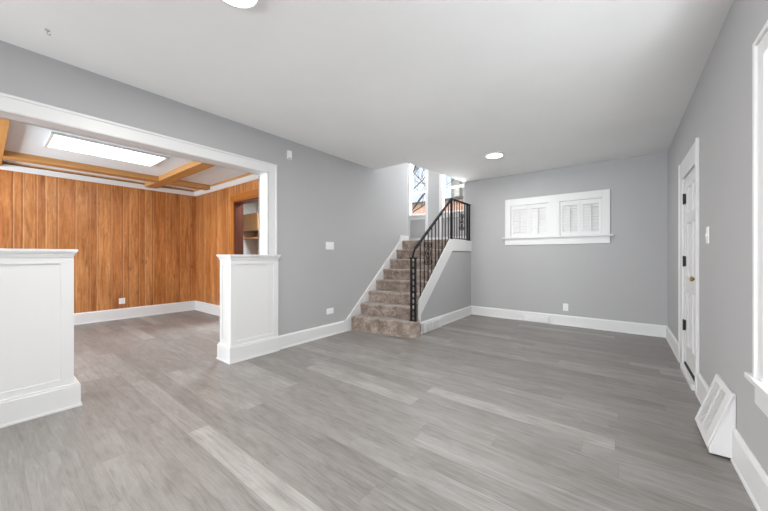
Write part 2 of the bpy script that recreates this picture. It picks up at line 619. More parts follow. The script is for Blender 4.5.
# wall closing the space below the stair flight
def stringer_z(y):
    return 0.478 + (y - 3.714) * 0.9203
struct('wall_stair', MB().prism([(3.70, 0), (YF, 0), (YF, Z8 - .03), (4.675, Z8 - .03), (3.70, .435)], XS + .010, XS + 0.02, 0), M['wall'],
       'grey wall under the stair flight', 'wall')

# ------------------------------------------------------------------ trim and baseboards
def base_profile(d, h):
    """(outward, z) outline of a baseboard with eased top and a shoe"""
    return [(0, 0), (d + 0.006, 0), (d + 0.006, 0.012), (d, 0.022), (d, h - 0.02), (d * 0.55, h - 0.004), (d * 0.3, h), (0, h)]

def baseboard(mb, kind, plane, a, b, h=0.16, d=0.016):
    pr = base_profile(d, h)
    if kind == 'x+':   # wall at x=plane, room on +x
        mb.prism([(plane + o, z) for o, z in pr], a, b, 1)
    elif kind == 'x-':
        mb.prism([(plane - o, z) for o, z in pr], a, b, 1)
    elif kind == 'y-':
        mb.prism([(plane - o, z) for o, z in pr], a, b, 0)
    elif kind == 'y+':
        mb.prism([(plane + o, z) for o, z in pr], a, b, 0)
    return mb

struct('baseboard_left', baseboard(MB(), 'x+', XL, 2.10, 3.23), M['trim'], 'white baseboard between the half wall and the stairs', 'baseboard')
struct('baseboard_far', baseboard(MB(), 'y-', YF, XS + 0.02, XR), M['trim'], 'white baseboard along the end wall under the shutters', 'baseboard')
rb = baseboard(MB(), 'x-', XR, -5.1, 2.441, 0.18)
baseboard(rb, 'x-', XR, 2.804, 3.436, 0.18)
baseboard(rb, 'x-', XR, 4.40, YF)
struct('baseboard_right', rb, M['trim'], 'white baseboard along the right wall beside the door', 'baseboard')
struct('baseboard_stair', baseboard(MB(), 'x+', XS + 0.02, 3.69, YF - .016), M['trim'], 'white baseboard below the stair side wall', 'baseboard')
struct('baseboard_back', baseboard(MB(), 'y+', -5.1, XL, XR), M['trim'], 'white baseboard behind the viewer', 'baseboard')
db = baseboard(MB(), 'x+', XD, -2.15, YD, 0.185)
baseboard(db, 'y-', YD, XD + .016, -5.36, 0.185)
baseboard(db, 'y-', YD, -4.21, XB, 0.185)
struct('baseboard_dining', db, M['trim'], 'bright white baseboard under the wood panelling', 'baseboard')
struct('baseboard_landing', MB().box(-4.28, XS - 0.05, YF - 0.014, YF, Z8, Z8 + 0.095), M['trim'], 'white baseboard on the stair landing', 'baseboard')

# wide cased opening
oc = MB()
CF = XL + 0.018
oc.box(XL, CF, -.17, 2.066, 2.035, 2.143)                      # head casing
oc.box(XL, CF, 1.967, 2.066, 1.10, 2.035)                      # right leg
oc.box(XL, CF, -.17, -.05, 1.13, 2.04)                        # left leg
oc.box(XL, CF + .008, -.18, 2.075, 2.128, 2.148, .003)       # back band
oc.box(XL, CF + .008, 2.056, 2.075, 1.10, 2.128, .003)
oc.box(XL, CF + .005, -.05, 1.967, 2.04, 2.052, .002)         # inner bead
oc.box(XL, CF + .005, 1.967, 1.978, 1.11, 2.04, .002)
oc.box(XB - .012, XL, -.065, 1.982, 2.04, 2.055)              # lining
oc.box(XB - .012, XL, 1.967, 1.982, 1.10, 2.04)
oc.box(XB - .012, XL, -.065, -.05, 1.13, 2.04)
oc.box(XB - .018, XB, -.17, 2.087, 2.04, 2.155).box(XB - .018, XB, 1.967, 2.087, 1.10, 2.04)
struct('trim_1', oc, M['trim'], 'white casing around the wide opening in the left wall', 'trim')

# crown mouldings in the panelled room
cr = MB()
cr.prism([(XD, 2.30), (XD + .012, 2.30), (XD + .05, 2.355), (XD + .05, 2.375), (XD, 2.375)], -2.15, YD, 1)
cr.prism([(YD, 2.30), (YD - .012, 2.30), (YD - .05, 2.355), (YD - .05, 2.375), (YD, 2.375)], XD, XB, 0)
struct('trim_2', cr, M['trim'], 'white crown moulding around the panelled room', 'trim')
cw = MB()
cw.box(XD, XD + .053, -2.15, YD, 2.392, ZD - .001)
cw.box(XD, XB, YD - .058, YD, 2.375, ZD - .001)
struct('trim_3', cw, M['beam_x'], 'thin wood strip on top of the white crown moulding', 'trim')

# ------------------------------------------------------------------ half walls
def c_plan(y0, y1, x0, x1, jamb, end, g=0.0):
    """C shaped plan that wraps the wall end. body y0..y1, wall occupies XB..XL beyond jamb"""
    if end > 0:      # wall lies on the +y side of jamb
        return [(x0, y0), (x1, y0), (x1, y1), (CF + g, y1), (CF + g, jamb), (XB - .013 - g, jamb), (XB - .013 - g, y1), (x0, y1)]
    return [(x0, y1), (x0, y0), (XB - .013 - g, y0), (XB - .013 - g, jamb), (CF + g, jamb), (CF + g, y0), (x1, y0), (x1, y1)]

def half_wall(y_end, y_wrap, jamb, end, ztop, label, ext=0.0):
    xf, xb = -3.160, -3.405
    lo, hi = (y_end, y_wrap) if end > 0 else (y_wrap, y_end)
    t = thing('half_wall', ((xf + xb) / 2, (lo + hi) / 2, 0), label, 'half wall', 'white half walls at the wide opening', 'thing')
    zb, zt = 0.0, ztop - .045
    w = MB().prism(c_plan(lo, hi, xb + .012, xf - .008, jamb, end), zb, zt, 2)
    w.build('body', M['trim'], t)
    # raised flat frame around a recessed panel, front and end faces
    fr = MB()
    f0, f1 = xf - .008, xf
    fr.box(f0, f1, lo, lo + .058, .17, zt).box(f0, f1, hi - .058, hi, .17, zt)
    fr.box(f0, f1, lo + .058, hi - .058, zt - .058, zt)
    fr.box(f0, f1, lo + .058, hi - .058, .17, .215)
    fr.build('front_frame', M['trim'], t)
    ef = MB()
    ye = lo if end > 0 else hi
    e0, e1 = (ye - .008, ye) if end > 0 else (ye, ye + .008)
    x0 = xb + .012
    ef.box(x0, x0 + .05, e0, e1, .17, zt).box(xf - .05, xf, e0, e1, .17, zt)
    ef.box(x0 + .05, xf - .05, e0, e1, zt - .075, zt).box(x0 + .05, xf - .05, e0, e1, .17, .215)
    ef.build('end_frame', M['trim'], t)
    # baseboard wrapping the foot
    bs = MB()
    for o, z0, z1 in ((.016, .0, .155), (.010, .155, .17), (.024, 0, .014)):
        a, b = (lo - o - .008, hi) if end > 0 else (lo, hi + o + .008 + ext)
        a2, b2 = (a, hi + .0) if end > 0 else (lo, b)
        bs.prism(c_plan(a2, b2, xb - o, xf + o, jamb, end, .0005), z0, z1, 2)
    bs.build('base', M['trim'], t)
    cp = MB()
    for o, z0, z1 in ((.006, zt - .012, zt), (.011, zt, zt + .016), (.020, zt + .016, ztop - .018), (.027, ztop - .018, ztop)):
        a, b = (lo - o, hi + o * .5) if end > 0 else (lo - o * .5, hi + o)
        cp.prism(c_plan(a, b, xb - o, xf + o, jamb, end, .0085), z0, z1, 2)
    cp.build('cap', M['trim'], t)
    return t
half_wall(1.545, 2.09, 1.967, 1, 1.11, 'white panelled half wall on the stair side of the wide opening')
half_wall(.394, -.18, -.05, -1, 1.145, 'white panelled half wall cut off by the left edge of the photo', .018)

# ------------------------------------------------------------------ dining ceiling beams
zb = 2.33
def beam(name, x0, x1, y0, y1, mat, label):
    o = MB().box(x0, x1, y0, y1, zb, ZD, .004).build(name, mat)
    return tag(o, label, 'ceiling beam', 'wood beams on the dining room ceiling', 'thing')
beam('ceiling_beam', XD + .06, -3.37, 1.77, 1.945, M['beam_x'], 'light wood ceiling beam crossing between the light panel and the doorway wall')
beam('ceiling_beam', XD + .06, -3.37, -.03, .150, M['beam_x'], 'light wood ceiling beam at the left edge of the photo')
beam('ceiling_beam', -6.25, -6.075, .150, 1.77, M['beam_y'], 'light wood ceiling beam along the long panelled wall, above the wall outlet')
beam('ceiling_beam', -6.25, -6.075, 1.945, YD - .06, M['beam_y'], 'short light wood ceiling beam in the corner by the doorway wall')

# fluorescent ceiling panel
t = thing('ceiling_light_panel', (-5.11, .97, ZD), 'bright rectangular light panel set in the dining room ceiling', 'light')
px0, px1, py0, py1 = -5.40, -4.80, .465, 1.475
fr = MB()
for a in ((px0 - .03, px0, py0 - .03, py1 + .03), (px1, px1 + .03, py0 - .03, py1 + .03), (px0, px1, py0 - .03, py0), (px0, px1, py1, py1 + .03)):
    fr.box(*a, ZD - .022, ZD - .0005, .003)
fr.build('frame', M['trim'], t)
MB().box(px0, px1, py0, py1, ZD - .012, ZD).build('diffuser', M['fluorescent'], t)
l = area('panel_lamp', (-5.11, .97, ZD - .03), (0, 0, -1), .6, 1.05, 10, (1, 1, 1))

# wooden doorway into the kitchen
d1 = struct('door_1', MB().box(-5.365, -5.27, YD - .018, YD, 0, 2.03, .004).box(-4.3, -4.205, YD - .018, YD, 0, 2.03, .004),
            M['casing_wood'], 'orange wood doorway in the panelled wall', 'doorway')
tag(MB().box(-5.385, -4.185, YD - .022, YD, 2.03, 2.14, .004).build('head_casing', M['casing_wood_h'], d1))
tag(MB().box(-5.27, -5.25, YD, 2.78, 0, 2.02).box(-4.32, -4.3, YD, 2.78, 0, 2.02).build('jamb', M['jamb_wood'], d1))
MB().box(-5.25, -4.32, YD, 2.78, 2.0, 2.02).build('head_jamb', M['jamb_wood'], d1)

# kitchen things seen through it
t = thing('kitchen_cabinet', (-6.62, 3.8, 1.58), 'small brown wooden wall cabinet seen through the kitchen doorway', 'cabinet')
MB().box(-6.86, -6.20, 3.62, 3.95, 1.64, 2.03, .003).build('body', M['cabinet_wood'], t)
for a, b in ((-6.855, -6.535), (-6.525, -6.205)):
    MB().box(a, b, 3.602, 3.62, 1.648, 2.022, .004).build('door', M['cabinet_wood'], t)
sh = MB().box(-6.86, -5.95, 3.64, 3.95, 1.475, 1.50, .003).build('wall_shelf', M['beam_x'])
tag(sh, 'light wood shelf below the kitchen cabinet', 'shelf')
area('added_kitchen_fill', (-5.2, 3.35, ZD - .05), (0, 0, -1), .5, .5, 90, (.80, .93, 1))  # fill light without a fixture, added to brighten the kitchen

# ------------------------------------------------------------------ staircase
st = thing('staircase', (-2.75, 3.3, 0), 'brown carpeted staircase rising along the left wall to a landing', 'stairs')
RUN, RISE, Y0, Z0 = 0.190, 0.1675, 3.315, 0.205
SK = [0.16, .15, .14, .13, .11, .09, .07, .05]       # treads fan slightly
XA, XBs = XL + .021, XS + .009
def step_front(i):
    return Y0 + RUN * i
for i in range(7):
    zt = Z0 + RISE * i if i == 0 else Z0 + (Z8 - Z0) / 7 * i
    zbm = 0.0 if i == 0 else Z0 + (Z8 - Z0) / 7 * (i - 1)
    y = step_front(i)
    yn = step_front(i + 1)
    k, k2 = SK[i], SK[i + 1]
    mb = MB()
    bm = mb.bm
    if i == 0:
        pl = [(XA, y), (-2.85, y + .045), (-2.55, y + .085), (-2.36, y + .12), (-2.24, y + .165), (-2.180, y + .22), (-2.172, y + .30), (-2.20, y + .36),
              (XBs, y + .375), (XBs, yn + k2 + .04), (XA, yn + .04)]
        fs0 = len(bm.faces)
        mb.prism(pl, zbm, zt, 2)
        bm.edges.ensure_lookup_table()
        es = [e for e in bm.edges if all(abs(v.co.z - zt) < 1e-5 for v in e.verts)]
        bmesh.ops.bevel(bm, geom=es, offset=.03, segments=4, affect='EDGES', profile=0.5)
    else:
        # rounded nose profile in (y,z), sheared along x by the skew
        prof = [(yn + .035, zbm), (y + .018, zbm), (y + .012, zt - .05)]
        for a in range(7):
            an = PI + a * (PI / 2) / 6 * 1.0
            an = PI - (a * (PI / 2) / 6)
            prof.append((y + .028 + .028 * math.cos(an), zt - .028 + .028 * math.sin(an)))
        prof.append((yn + .035, zt))
        def mk(x, sk):
            return [bm.verts.new((x, p[0] + sk, p[1])) for p in prof]
        A, B = mk(XA, 0), mk(XBs, k)
        n = len(prof)
        fs = [bm.faces.new(A), bm.faces.new(B[::-1])]
        for j in range(n):
            f = bm.faces.new((A[j], B[j], B[(j + 1) % n], A[(j + 1) % n]))
            fs.append(f)
        bmesh.ops.recalc_face_normals(bm, faces=fs)
        for v in (A[0], A[-1]):
            v.co.y = yn + .035
        for v in (B[0], B[-1]):
            v.co.y = yn + k2 + .035
    o = mb.build('step', M['carpet'], st)
# landing
ld = MB()
yl = step_front(7)
ld.prism([(XA, yl), (XBs, yl + .05), (XBs, YF - .001), (-4.28, YF - .001), (-4.28, 4.868), (XA, 4.868)], Z8 - .18, Z8, 2)
es = [e for e in ld.bm.edges if all(abs(v.co.z - Z8) < 1e-5 and v.co.y < 4.8 for v in e.verts)]
bmesh.ops.bevel(ld.bm, geom=es, offset=.028, segments=4, affect='EDGES', profile=0.5)
struct('floor_landing', ld, M['carpet'], 'brown carpeted landing at the top of the stairs', 'landing')
# skirt board on the left wall
def sk_z(y):
    return .165 + (y - 3.224) * .879
MB().prism([(3.18, 0), (3.18, .16), (3.224, .172), (4.555, sk_z(4.555)), (4.60, Z8 + .095), (4.866, Z8 + .095), (4.866, 1.25), (4.6, 1.1), (3.6, 0)],
           XL + .0005, XL + .0205, 0).build('skirt_board', M['trim'], st)
# outer stringer with its level return at the landing
MB().prism([(3.70, 0.0), (3.70, stringer_z(3.70)), (4.675, Z8), (YF - .001, Z8), (YF - .001, 1.180), (4.765, 1.180), (3.93, .43), (3.75, .268), (3.75, 0)],
           XS + .0205, XS + .036, 0).build('stringer', M['trim'], st)
# baseboard register in the stringer base
# ------------------------------------------------------------------ railing
XRl = XS + .0
rl = thing('stair_railing', (XRl, 3.585, .2), 'black wrought iron stair railing with scrolls and a lattice newel post', 'railing')
ny = 3.585
zn0, zn1 = Z0, 1.055
nx = XRl + .012
np_ = MB()
for dx in (-.034, .034):
    np_.box(nx + dx - .011, nx + dx + .011, ny - .011, ny + .011, zn0, zn1)
np_.box(nx - .052, nx + .052, ny - .022, ny + .022, zn0, zn0 + .012, .002)
np_.box(nx - .05, nx + .05, ny - .02, ny + .02, zn1, zn1 + .02, .004)
nwl = np_.build('newel_post', M['iron'], rl)
sc = MB()
nr = 9
for k in range(nr):
    zc = zn0 + .06 + (zn1 - zn0 - .1) * (k + .5) / nr
    sc.ring((nx, ny, zc), .023, .0078, (1, 0, 0), (0, 0, 1), 16, 6, 1.0, 1.75)
sc.build('lattice', M['iron'], nwl)

def rail_z(y):
    return 1.155 + (y - 3.60) * (2.047 - 1.155) / (4.79 - 3.60)
hr = MB()
def bar(mb, p, q, w, h):
    """flat bar between p and q (in the railing plane)"""
    p, q = Vector(p), Vector(q)
    d = (q - p).normalized()
    up = Vector((0, -d.z, d.y))
    s = Vector((1, 0, 0))
    vs = []
    for c in (p, q):
        for a, b in ((-1, -1), (1, -1), (1, 1), (-1, 1)):
            vs.append(mb.bm.verts.new(c + s * a * w / 2 + up * b * h / 2))
    fs = [mb.bm.faces.new(vs[:4]), mb.bm.faces.new(vs[4:])]
    for i in range(4):
        fs.append(mb.bm.faces.new((vs[i], vs[(i + 1) % 4], vs[4 + (i + 1) % 4], vs[4 + i])))
    bmesh.ops.recalc_face_normals(mb.bm, faces=fs)
bar(hr, (XRl, 3.66, rail_z(3.66)), (XRl, 4.80, 2.053), .034, .026)
bar(hr, (XRl, 4.78, 2.047), (XRl, 5.585, 2.047), .034, .026)
hr.tube([(XRl, 3.67, rail_z(3.67)), (XRl, 3.635, rail_z(3.64) - .01), (XRl, 3.60, 1.11), (XRl, 3.585, 1.07)], .014)
hr.build('handrail', M['iron'], rl)
lr = MB()
bar(lr, (XRl, 4.72, Z8 + .022), (XRl, 5.56, Z8 + .022), .022, .012)
lr.build('bottom_rail', M['iron'], rl)
MB().box(XRl - .016, XRl + .016, 4.785, 4.817, Z8, 2.045).build('post', M['iron'], rl)
MB().box(XRl - .012, XRl + .012, 5.455, 5.479, Z8, 2.045).build('post', M['iron'], rl)
MB().box(XRl - .012, XRl + .012, 5.552, 5.576, Z8, 2.045).build('post', M['iron'], rl)
ys_slope = [3.79 + .112 * k for k in range(9)]
for y in ys_slope:
    MB().box(XRl - .006, XRl + .006, y - .006, y + .006, stringer_z(y) - .03, rail_z(y)).build('baluster', M['iron'], rl)
for y in (4.91, 5.015, 5.12, 5.228, 5.34):
    MB().box(XRl - .006, XRl + .006, y - .006, y + .006, Z8 + .02, 2.045).build('baluster', M['iron'], rl)

def scroll(yc, zc, h, w):
    mb = MB()
    for s in (-1, 1):
        for v in (-1, 1):
            pts = []
            for k in range(30):               # C-scroll: spiral eye flowing into the stem
                a = k / 29
                ang = 2 * PI * 1.3 * (1 - a)
                r = w * (.14 + .30 * a)
                pts.append((XRl, yc + s * (w * .46 + r * math.cos(ang + PI) * 1.0), zc + v * (h * .30 + r * math.sin(ang))))
            mb.tube(pts, .006, 6)
        mb.tube([(XRl, yc + s * (w * .46 - w * .44), zc + v2 * h * .30) for v2 in (-1, -.4, .4, 1)], .006, 6)
        pts = [(XRl, yc + s * (w * .10 + w * .55 * abs(math.cos(PI * k / 12 - PI / 2))), zc - h * .22 + h * .44 * k / 12) for k in range(13)]
        mb.tube(pts, .006, 6)
    mb.box(XRl - .011, XRl + .011, yc - .016, yc + .016, zc - .016, zc + .016)
    mb.build('scroll', M['iron'], rl)
scroll(5.228, 1.70, .36, .10)
scroll(ys_slope[2], 1.13, .40, .115)

# ------------------------------------------------------------------ stair windows
def stair_window(name, x0, x1, label):
    z0, z1, zm = 1.95, 3.3, 2.45
    w = MB()
    w.box(x0 - .075, x0, YF - .018, YF, Z8 + .095, z1 + .08).box(x1, x1 + (.07 if x1 < -3 else .016), YF - .018, YF, Z8 + .095, z1 + .08)
    w.box(x0, x1, YF - .018, YF, z1, z1 + .08)
    o = struct(name, w, M['trim'], label, 'window')
    MB().box(x0 - .02, x1 + .015, YF - .05, YF + .06, z0 - .025, z0, .003).box(x0, x1, YF - .016, YF, z0 - .10, z0 - .025).build('window_sill', M['trim'], o)
    s = MB()
    for (yy, a, b) in ((YF + .010, z0, zm + .02), (YF + .045, zm - .02, z1)):
        s.box(x0, x0 + .012, yy, yy + .03, a, b).box(x1 - .012, x1, yy, yy + .03, a, b)
        s.box(x0 + .012, x1 - .012, yy, yy + .03, a, a + .03).box(x0 + .012, x1 - .012, yy, yy + .03, b - .025, b)
    s.build('sash', M['trim'], o)
    MB().box(x0 + .006, x1 - .006, YF + .022, YF + .028, z0 + .02, zm).build('pane', M['glass'], o)
    MB().box(x0 + .006, x1 - .006, YF + .057, YF + .063, zm, z1 - .02).build('pane', M['glass'], o)
    return o
stair_window('window_1', -3.60, -3.225, 'narrow stair window on the left, tree branches outside')
stair_window('window_2', -2.83, -2.39, 'narrow stair window behind the level part of the railing')

# ------------------------------------------------------------------ shuttered window
w = MB()
w.box(-1.625, -1.53, YF - .02, YF, 1.41, 2.07, .003).box(-.24, -.14, YF - .02, YF, 1.41, 2.07, .003)
w.box(-1.53, -.24, YF - .02, YF, 1.955, 2.07, .003).box(-.951, -.783, YF - .02, YF + .06, 1.41, 1.955, .003)
o = struct('window_3', w, M['trim'], 'wide white-framed window with louvred shutters on the end wall', 'window')
MB().box(-1.665, -.10, YF - .055, YF, 1.388, 1.41, .004).build('window_stool', M['trim'], o)
MB().box(-1.625, -.14, YF - .018, YF, 1.28, 1.388, .003).build('window_apron', M['trim'], o)
for a, b in ((-1.53, -.951), (-.783, -.24)):
    s = MB()
    s.box(a, a + .03, YF + .10, YF + .13, 1.41, 1.955).box(b - .03, b, YF + .10, YF + .13, 1.41, 1.955)
    s.box(a + .03, b - .03, YF + .10, YF + .13, 1.41, 1.45).box(a + .03, b - .03, YF + .10, YF + .13, 1.92, 1.955)
    s.build('sash', M['trim'], o)
    MB().box(a + .02, b - .02, YF + .112, YF + .118, 1.43, 1.94).build('pane', M['glass'], o)

shutter_names = ['leftmost white louvred shutter in the end wall window', 'second white louvred shutter from the left in the end wall window',
                 'third white louvred shutter from the left in the end wall window', 'rightmost white louvred shutter in the end wall window']
for (a, b), lab, tilt in zip(((-1.528, -1.241), (-1.239, -.953), (-.781, -.513), (-.511, -.242)), shutter_names, (70, 70, 64, 64)):
    z0, z1 = 1.412, 1.953
    yq = YF + .008
    t = thing('window_shutter', ((a + b) / 2, yq, z0), lab, 'shutter', 'louvred shutters in the end wall window')
    f = MB()
    sw = .034
    f.box(a, a + sw, yq - .012, yq + .012, z0, z1, .002).box(b - sw, b, yq - .012, yq + .012, z0, z1, .002)
    f.box(a + sw, b - sw, yq - .012, yq + .012, z0, z0 + .045, .002).box(a + sw, b - sw, yq - .012, yq + .012, z1 - .07, z1, .002)
    f.build('frame', M['trim'], t)
    n = 9
    for k in range(n):
        zc = z0 + .045 + (z1 - .07 - z0 - .045) * (k + .5) / n
        an = math.radians(tilt)
        hw, ht = .028, .004
        c, s_ = math.cos(an), math.sin(an)
        pts = [(yq + u * c - v * s_, zc + u * s_ + v * c) for u, v in ((-hw, 0), (-hw * .5, -ht), (hw * .5, -ht), (hw, 0), (hw * .5, ht), (-hw * .5, ht))]
        MB().prism(pts, a + sw + .001, b - sw - .001, 0).build('louver', M['trim'], t)
    MB().box((a + b) / 2 - .005, (a + b) / 2 + .005, yq - .036, yq - .026, z0 + .06, z1 - .085, .001).build('tilt_rod', M['trim'], t)

# ------------------------------------------------------------------ right wall window
o = MB()
cx = XR - .02
o.box(cx, XR, 1.965, 2.058, .57, 2.02, .004).box(cx, XR, .905, 1.0, .57, 2.03, .004).box(cx, XR, 1.0, 1.965, 1.93, 2.02, .004)
o.box(cx - .010, XR, 2.034, 2.060, .57, 2.026, .003).box(cx - .014, XR, .898, .922, .57, 2.045, .003).box(cx - .010, XR, .922, 2.034, 2.004, 2.026, .003)
o = struct('window_4', o, M['trim'], 'white-framed window at the right edge of the photo', 'window')
MB().box(XR - .042, XR + .09, .86, 2.12, .546, .572, .005).build('window_stool', M['trim'], o)
MB().box(XR - .02, XR, .905, 2.075, .45, .546, .004).build('window_apron', M['trim'], o)
s = MB()
for xx, a, b in ((XR + .055, .57, 1.27), (XR + .095, 1.23, 1.93)):
    s.box(xx, xx + .035, 1.0, 1.045, a, b).box(xx, xx + .035, 1.935, 1.98, a, b)
    s.box(xx, xx + .035, 1.045, 1.935, a, a + .045).box(xx, xx + .035, 1.045, 1.935, b - .04, b)
s.build('sash', M['trim'], o)
MB().box(XR + .070, XR + .076, 1.03, 1.95, .60, 1.25).build('pane', M['glass'], o)
MB().box(XR + .110, XR + .116, 1.03, 1.95, 1.25, 1.91).build('pane', M['glass'], o)
MB().box(XR + .001, XR + .055, 1.965, 1.98, .572, 1.93).box(XR + .001, XR + .055, 1.0, 1.015, .572, 1.93).box(XR + .001, XR + .055, 1.015, 1.965, 1.915, 1.93).build('window_lining', M['trim'], o)

# windows added behind the viewer for light, and the dining room one (out of frame, they carry the daylight)
def plain_window(name, axis_y, x0, x1, z0, z1, inward, label):
    y = axis_y
    w = MB()
    a, b = (y, y + .02) if inward > 0 else (y - .02, y)
    w.box(x0 - .09, x0, a, b, z0 - .09, z1 + .09).box(x1, x1 + .09, a, b, z0 - .09, z1 + .09).box(x0, x1, a, b, z1, z1 + .09).box(x0, x1, a, b, z0 - .09, z0)
    return struct(name, w, M['trim'], label, 'window')
plain_window('added_window_5', -5.1, -2.8, -1.5, .75, 2.15, 1, 'added white-cased window behind the viewer, near the dining side')
plain_window('added_window_6', -5.1, -1.2, .1, .75, 2.15, 1, 'added white-cased window behind the viewer, near the right wall')
plain_window('window_7', -2.15, -6.2, -4.4, .8, 2.1, 1, 'white-cased dining room window on the viewer side')

wl = MB().box(XL, XL + .02, -4.44, -4.35, .66, 2.24).box(XL, XL + .02, -3.05, -2.96, .66, 2.24)
wl.box(XL, XL + .02, -4.35, -3.05, 2.15, 2.24).box(XL, XL + .02, -4.35, -3.05, .66, .75)
struct('added_window_8', wl, M['trim'], 'added white-cased window in the left wall behind the viewer', 'window')  # unseen window added to go with the left daylight source

# ------------------------------------------------------------------ entry door
d = MB()
cx = XR - .016
d.box(cx, XR, 4.20, 4.39, 0, 2.025, .004).box(cx, XR, 3.44, 3.525, 0, 2.025, .004).box(cx, XR, 3.525, 4.20, 1.85, 2.025, .004)
d.box(cx - .006, XR, 4.365, 4.395, 0, 2.03, .003).box(cx - .006, XR, 3.438, 3.455, 0, 2.03, .003)
d.box(XR, XR + .12, 4.15, 4.32, 0, 1.945).box(XR, XR + .12, 3.44, 3.525, 0, 1.945).box(XR, XR + .12, 3.525, 4.15, 1.86, 1.945)
d = struct('door_2', d, M['trim'], 'white six-panel entry door in the right wall', 'door')
x0, x1 = XR + .004, XR + .044
y0, y1, z0, z1 = 3.528, 4.147, .055, 1.857
yp = [(y0 + .09, (y0 + y1) / 2 - .035), ((y0 + y1) / 2 + .035, y1 - .09)]
zp = [(.25, .76), (.90, 1.40), (1.50, 1.74)]
MB().grid(0, x0, x1, y0, y1, z0, z1, [(a, b, c, e) for a, b in yp for c, e in zp]).build('slab', M['trim'], d)
for a, b in yp:
    for c, e in zp:
        p = MB().box(x0 + .014, x1 - .014, a, b, c, e)
        # raised bevelled field
        q = [(a + .02, c + .02), (b - .02, c + .02), (b - .02, e - .02), (a + .02, e - .02)]
        r = [(a + .05, c + .05), (b - .05, c + .05), (b - .05, e - .05), (a + .05, e - .05)]
        bm = p.bm
        A = [bm.verts.new((x0 + .014, u, v)) for u, v in q]
        B = [bm.verts.new((x0 + .003, u, v)) for u, v in r]
        fs = [bm.faces.new(B)] + [bm.faces.new((A[i], A[(i + 1) % 4], B[(i + 1) % 4], B[i])) for i in range(4)]
        bmesh.ops.recalc_face_normals(bm, faces=fs)
        for f in fs:
            if f.normal.x > 0:
                f.normal_flip()
        p.build('panel', M['trim'], d)
for zc in (.43, 1.045, 1.645):
    tag(MB().box(XR - .012, XR + .004, 4.118, 4.150, zc - .048, zc + .048, .002).tube([(XR - .012, 4.140, zc - .052), (XR - .012, 4.140, zc + .052)], .006).build('hinge', M['hinge'], d), 'black door hinge')
tag(MB().lathe([(.026, .004), (.026, -.003), (.011, -.006), (.011, -.012), (.018, -.015), (.022, -.024), (.020, -.032), (.010, -.036)], (XR, 3.60, .905), 0, 28)
    .build('door_knob', M['brass'], d), 'brass door knob')
tag(MB().box(XR - .008, XR + .004, 3.53, 4.145, .055, .075).build('door_sweep', M['rubber'], d), 'black sweep along the door bottom')
MB().box(XR - .035, XR + .12, 3.526, 4.149, 0, .05, .004).build('threshold', M['trim'], d)

# ------------------------------------------------------------------ registers
t = thing('wall_register', (XR, 2.62, 0), 'white sloping floor register against the right wall baseboard', 'heating vent', 'white heating registers')
ra, rbx, rh, rd = 2.445, 2.80, .36, .124
xw = XR - .001
MB().prism([(xw, .012), (xw - rd + .023, .012), (xw - rd + .023, .045), (xw - .005, rh), (xw, rh)], ra, rbx, 1, .004).build('housing', M['trim'], t)
# sloped face frame and its two banks of fins
p0, p1 = Vector((xw - rd + .023, 0, .045)), Vector((xw - .005, 0, rh))
dv = (p1 - p0).normalized()
nv = Vector((-dv.z, 0, dv.x))
def on_face(f, y, off):
    q = p0 + (p1 - p0) * f + nv * off
    return (q.x, y, q.z)
def slab(mb, f0, f1, ya, yb, o0, o1):
    vs = [mb.bm.verts.new(on_face(f, y, o)) for o in (o0, o1) for f, y in ((f0, ya), (f1, ya), (f1, yb), (f0, yb))]
    fs = [mb.bm.faces.new(vs[:4]), mb.bm.faces.new(vs[4:])]
    for i in range(4):
        fs.append(mb.bm.faces.new((vs[i], vs[(i + 1) % 4], vs[4 + (i + 1) % 4], vs[4 + i])))
    bmesh.ops.recalc_face_normals(mb.bm, faces=fs)
g = MB()
slab(g, .10, .90, ra + .075, ra + .185, .0015, .004)
slab(g, .10, .90, ra + .205, rbx - .03, .0015, .004)
g.build('opening', M['grille'], t)
fn = MB()
for k in range(26):
    f = .10 + .80 * (k + .2) / 26
    slab(fn, f, f + .017, ra + .075, ra + .185, .004, .009)
    slab(fn, f, f + .017, ra + .205, rbx - .03, .004, .009)
fn.build('fins', M['trim'], t)
fr = MB()
slab(fr, .0, .10, ra, rbx, .0015, .010)
slab(fr, .90, 1.0, ra, rbx, .0015, .010)
slab(fr, .10, .90, ra, ra + .075, .0015, .010)
slab(fr, .10, .90, ra + .185, ra + .205, .0015, .010)
slab(fr, .10, .90, rbx - .03, rbx, .0015, .010)
fr.build('face_frame', M['trim'], t)

t = thing('baseboard_register', (XS + .05, 4.04, 0), 'white baseboard register with two grey grilles beside the bottom stair', 'heating vent', 'white heating registers')
xf = XS + .043
MB().box(xf, xf + .024, 3.80, 4.31, .003, .135, .004).build('cover', M['trim'], t)
for a, b in ((3.87, 4.02), (4.07, 4.22)):
    gq = MB().box(xf + .022, xf + .0265, a, b, .025, .115).build('grille', M['grille'], t)
    fq = MB()
    for k in range(7):
        yy = a + (b - a) * (k + .5) / 7
        fq.box(xf + .0265, xf + .030, yy - .005, yy + .005, .028, .112)
    fq.build('fins', M['trim'], gq)

t = thing('baseboard_register', (-1.115, YF - .04, 0), 'white baseboard register on the end wall left of the outlet', 'heating vent', 'white heating registers')
yf = YF - .024
MB().box(-1.335, -.925, yf - .02, yf, .003, .115, .004).build('cover', M['trim'], t)
gq = MB().box(-1.30, -.96, yf - .023, yf - .02, .025, .095).build('grille', M['plate'], t)
fq = MB()
for k in range(20):
    xx = -1.30 + .34 * (k + .5) / 20
    fq.box(xx - .004, xx + .004, yf - .027, yf - .023, .03, .09)
fq.build('fins', M['trim'], gq)

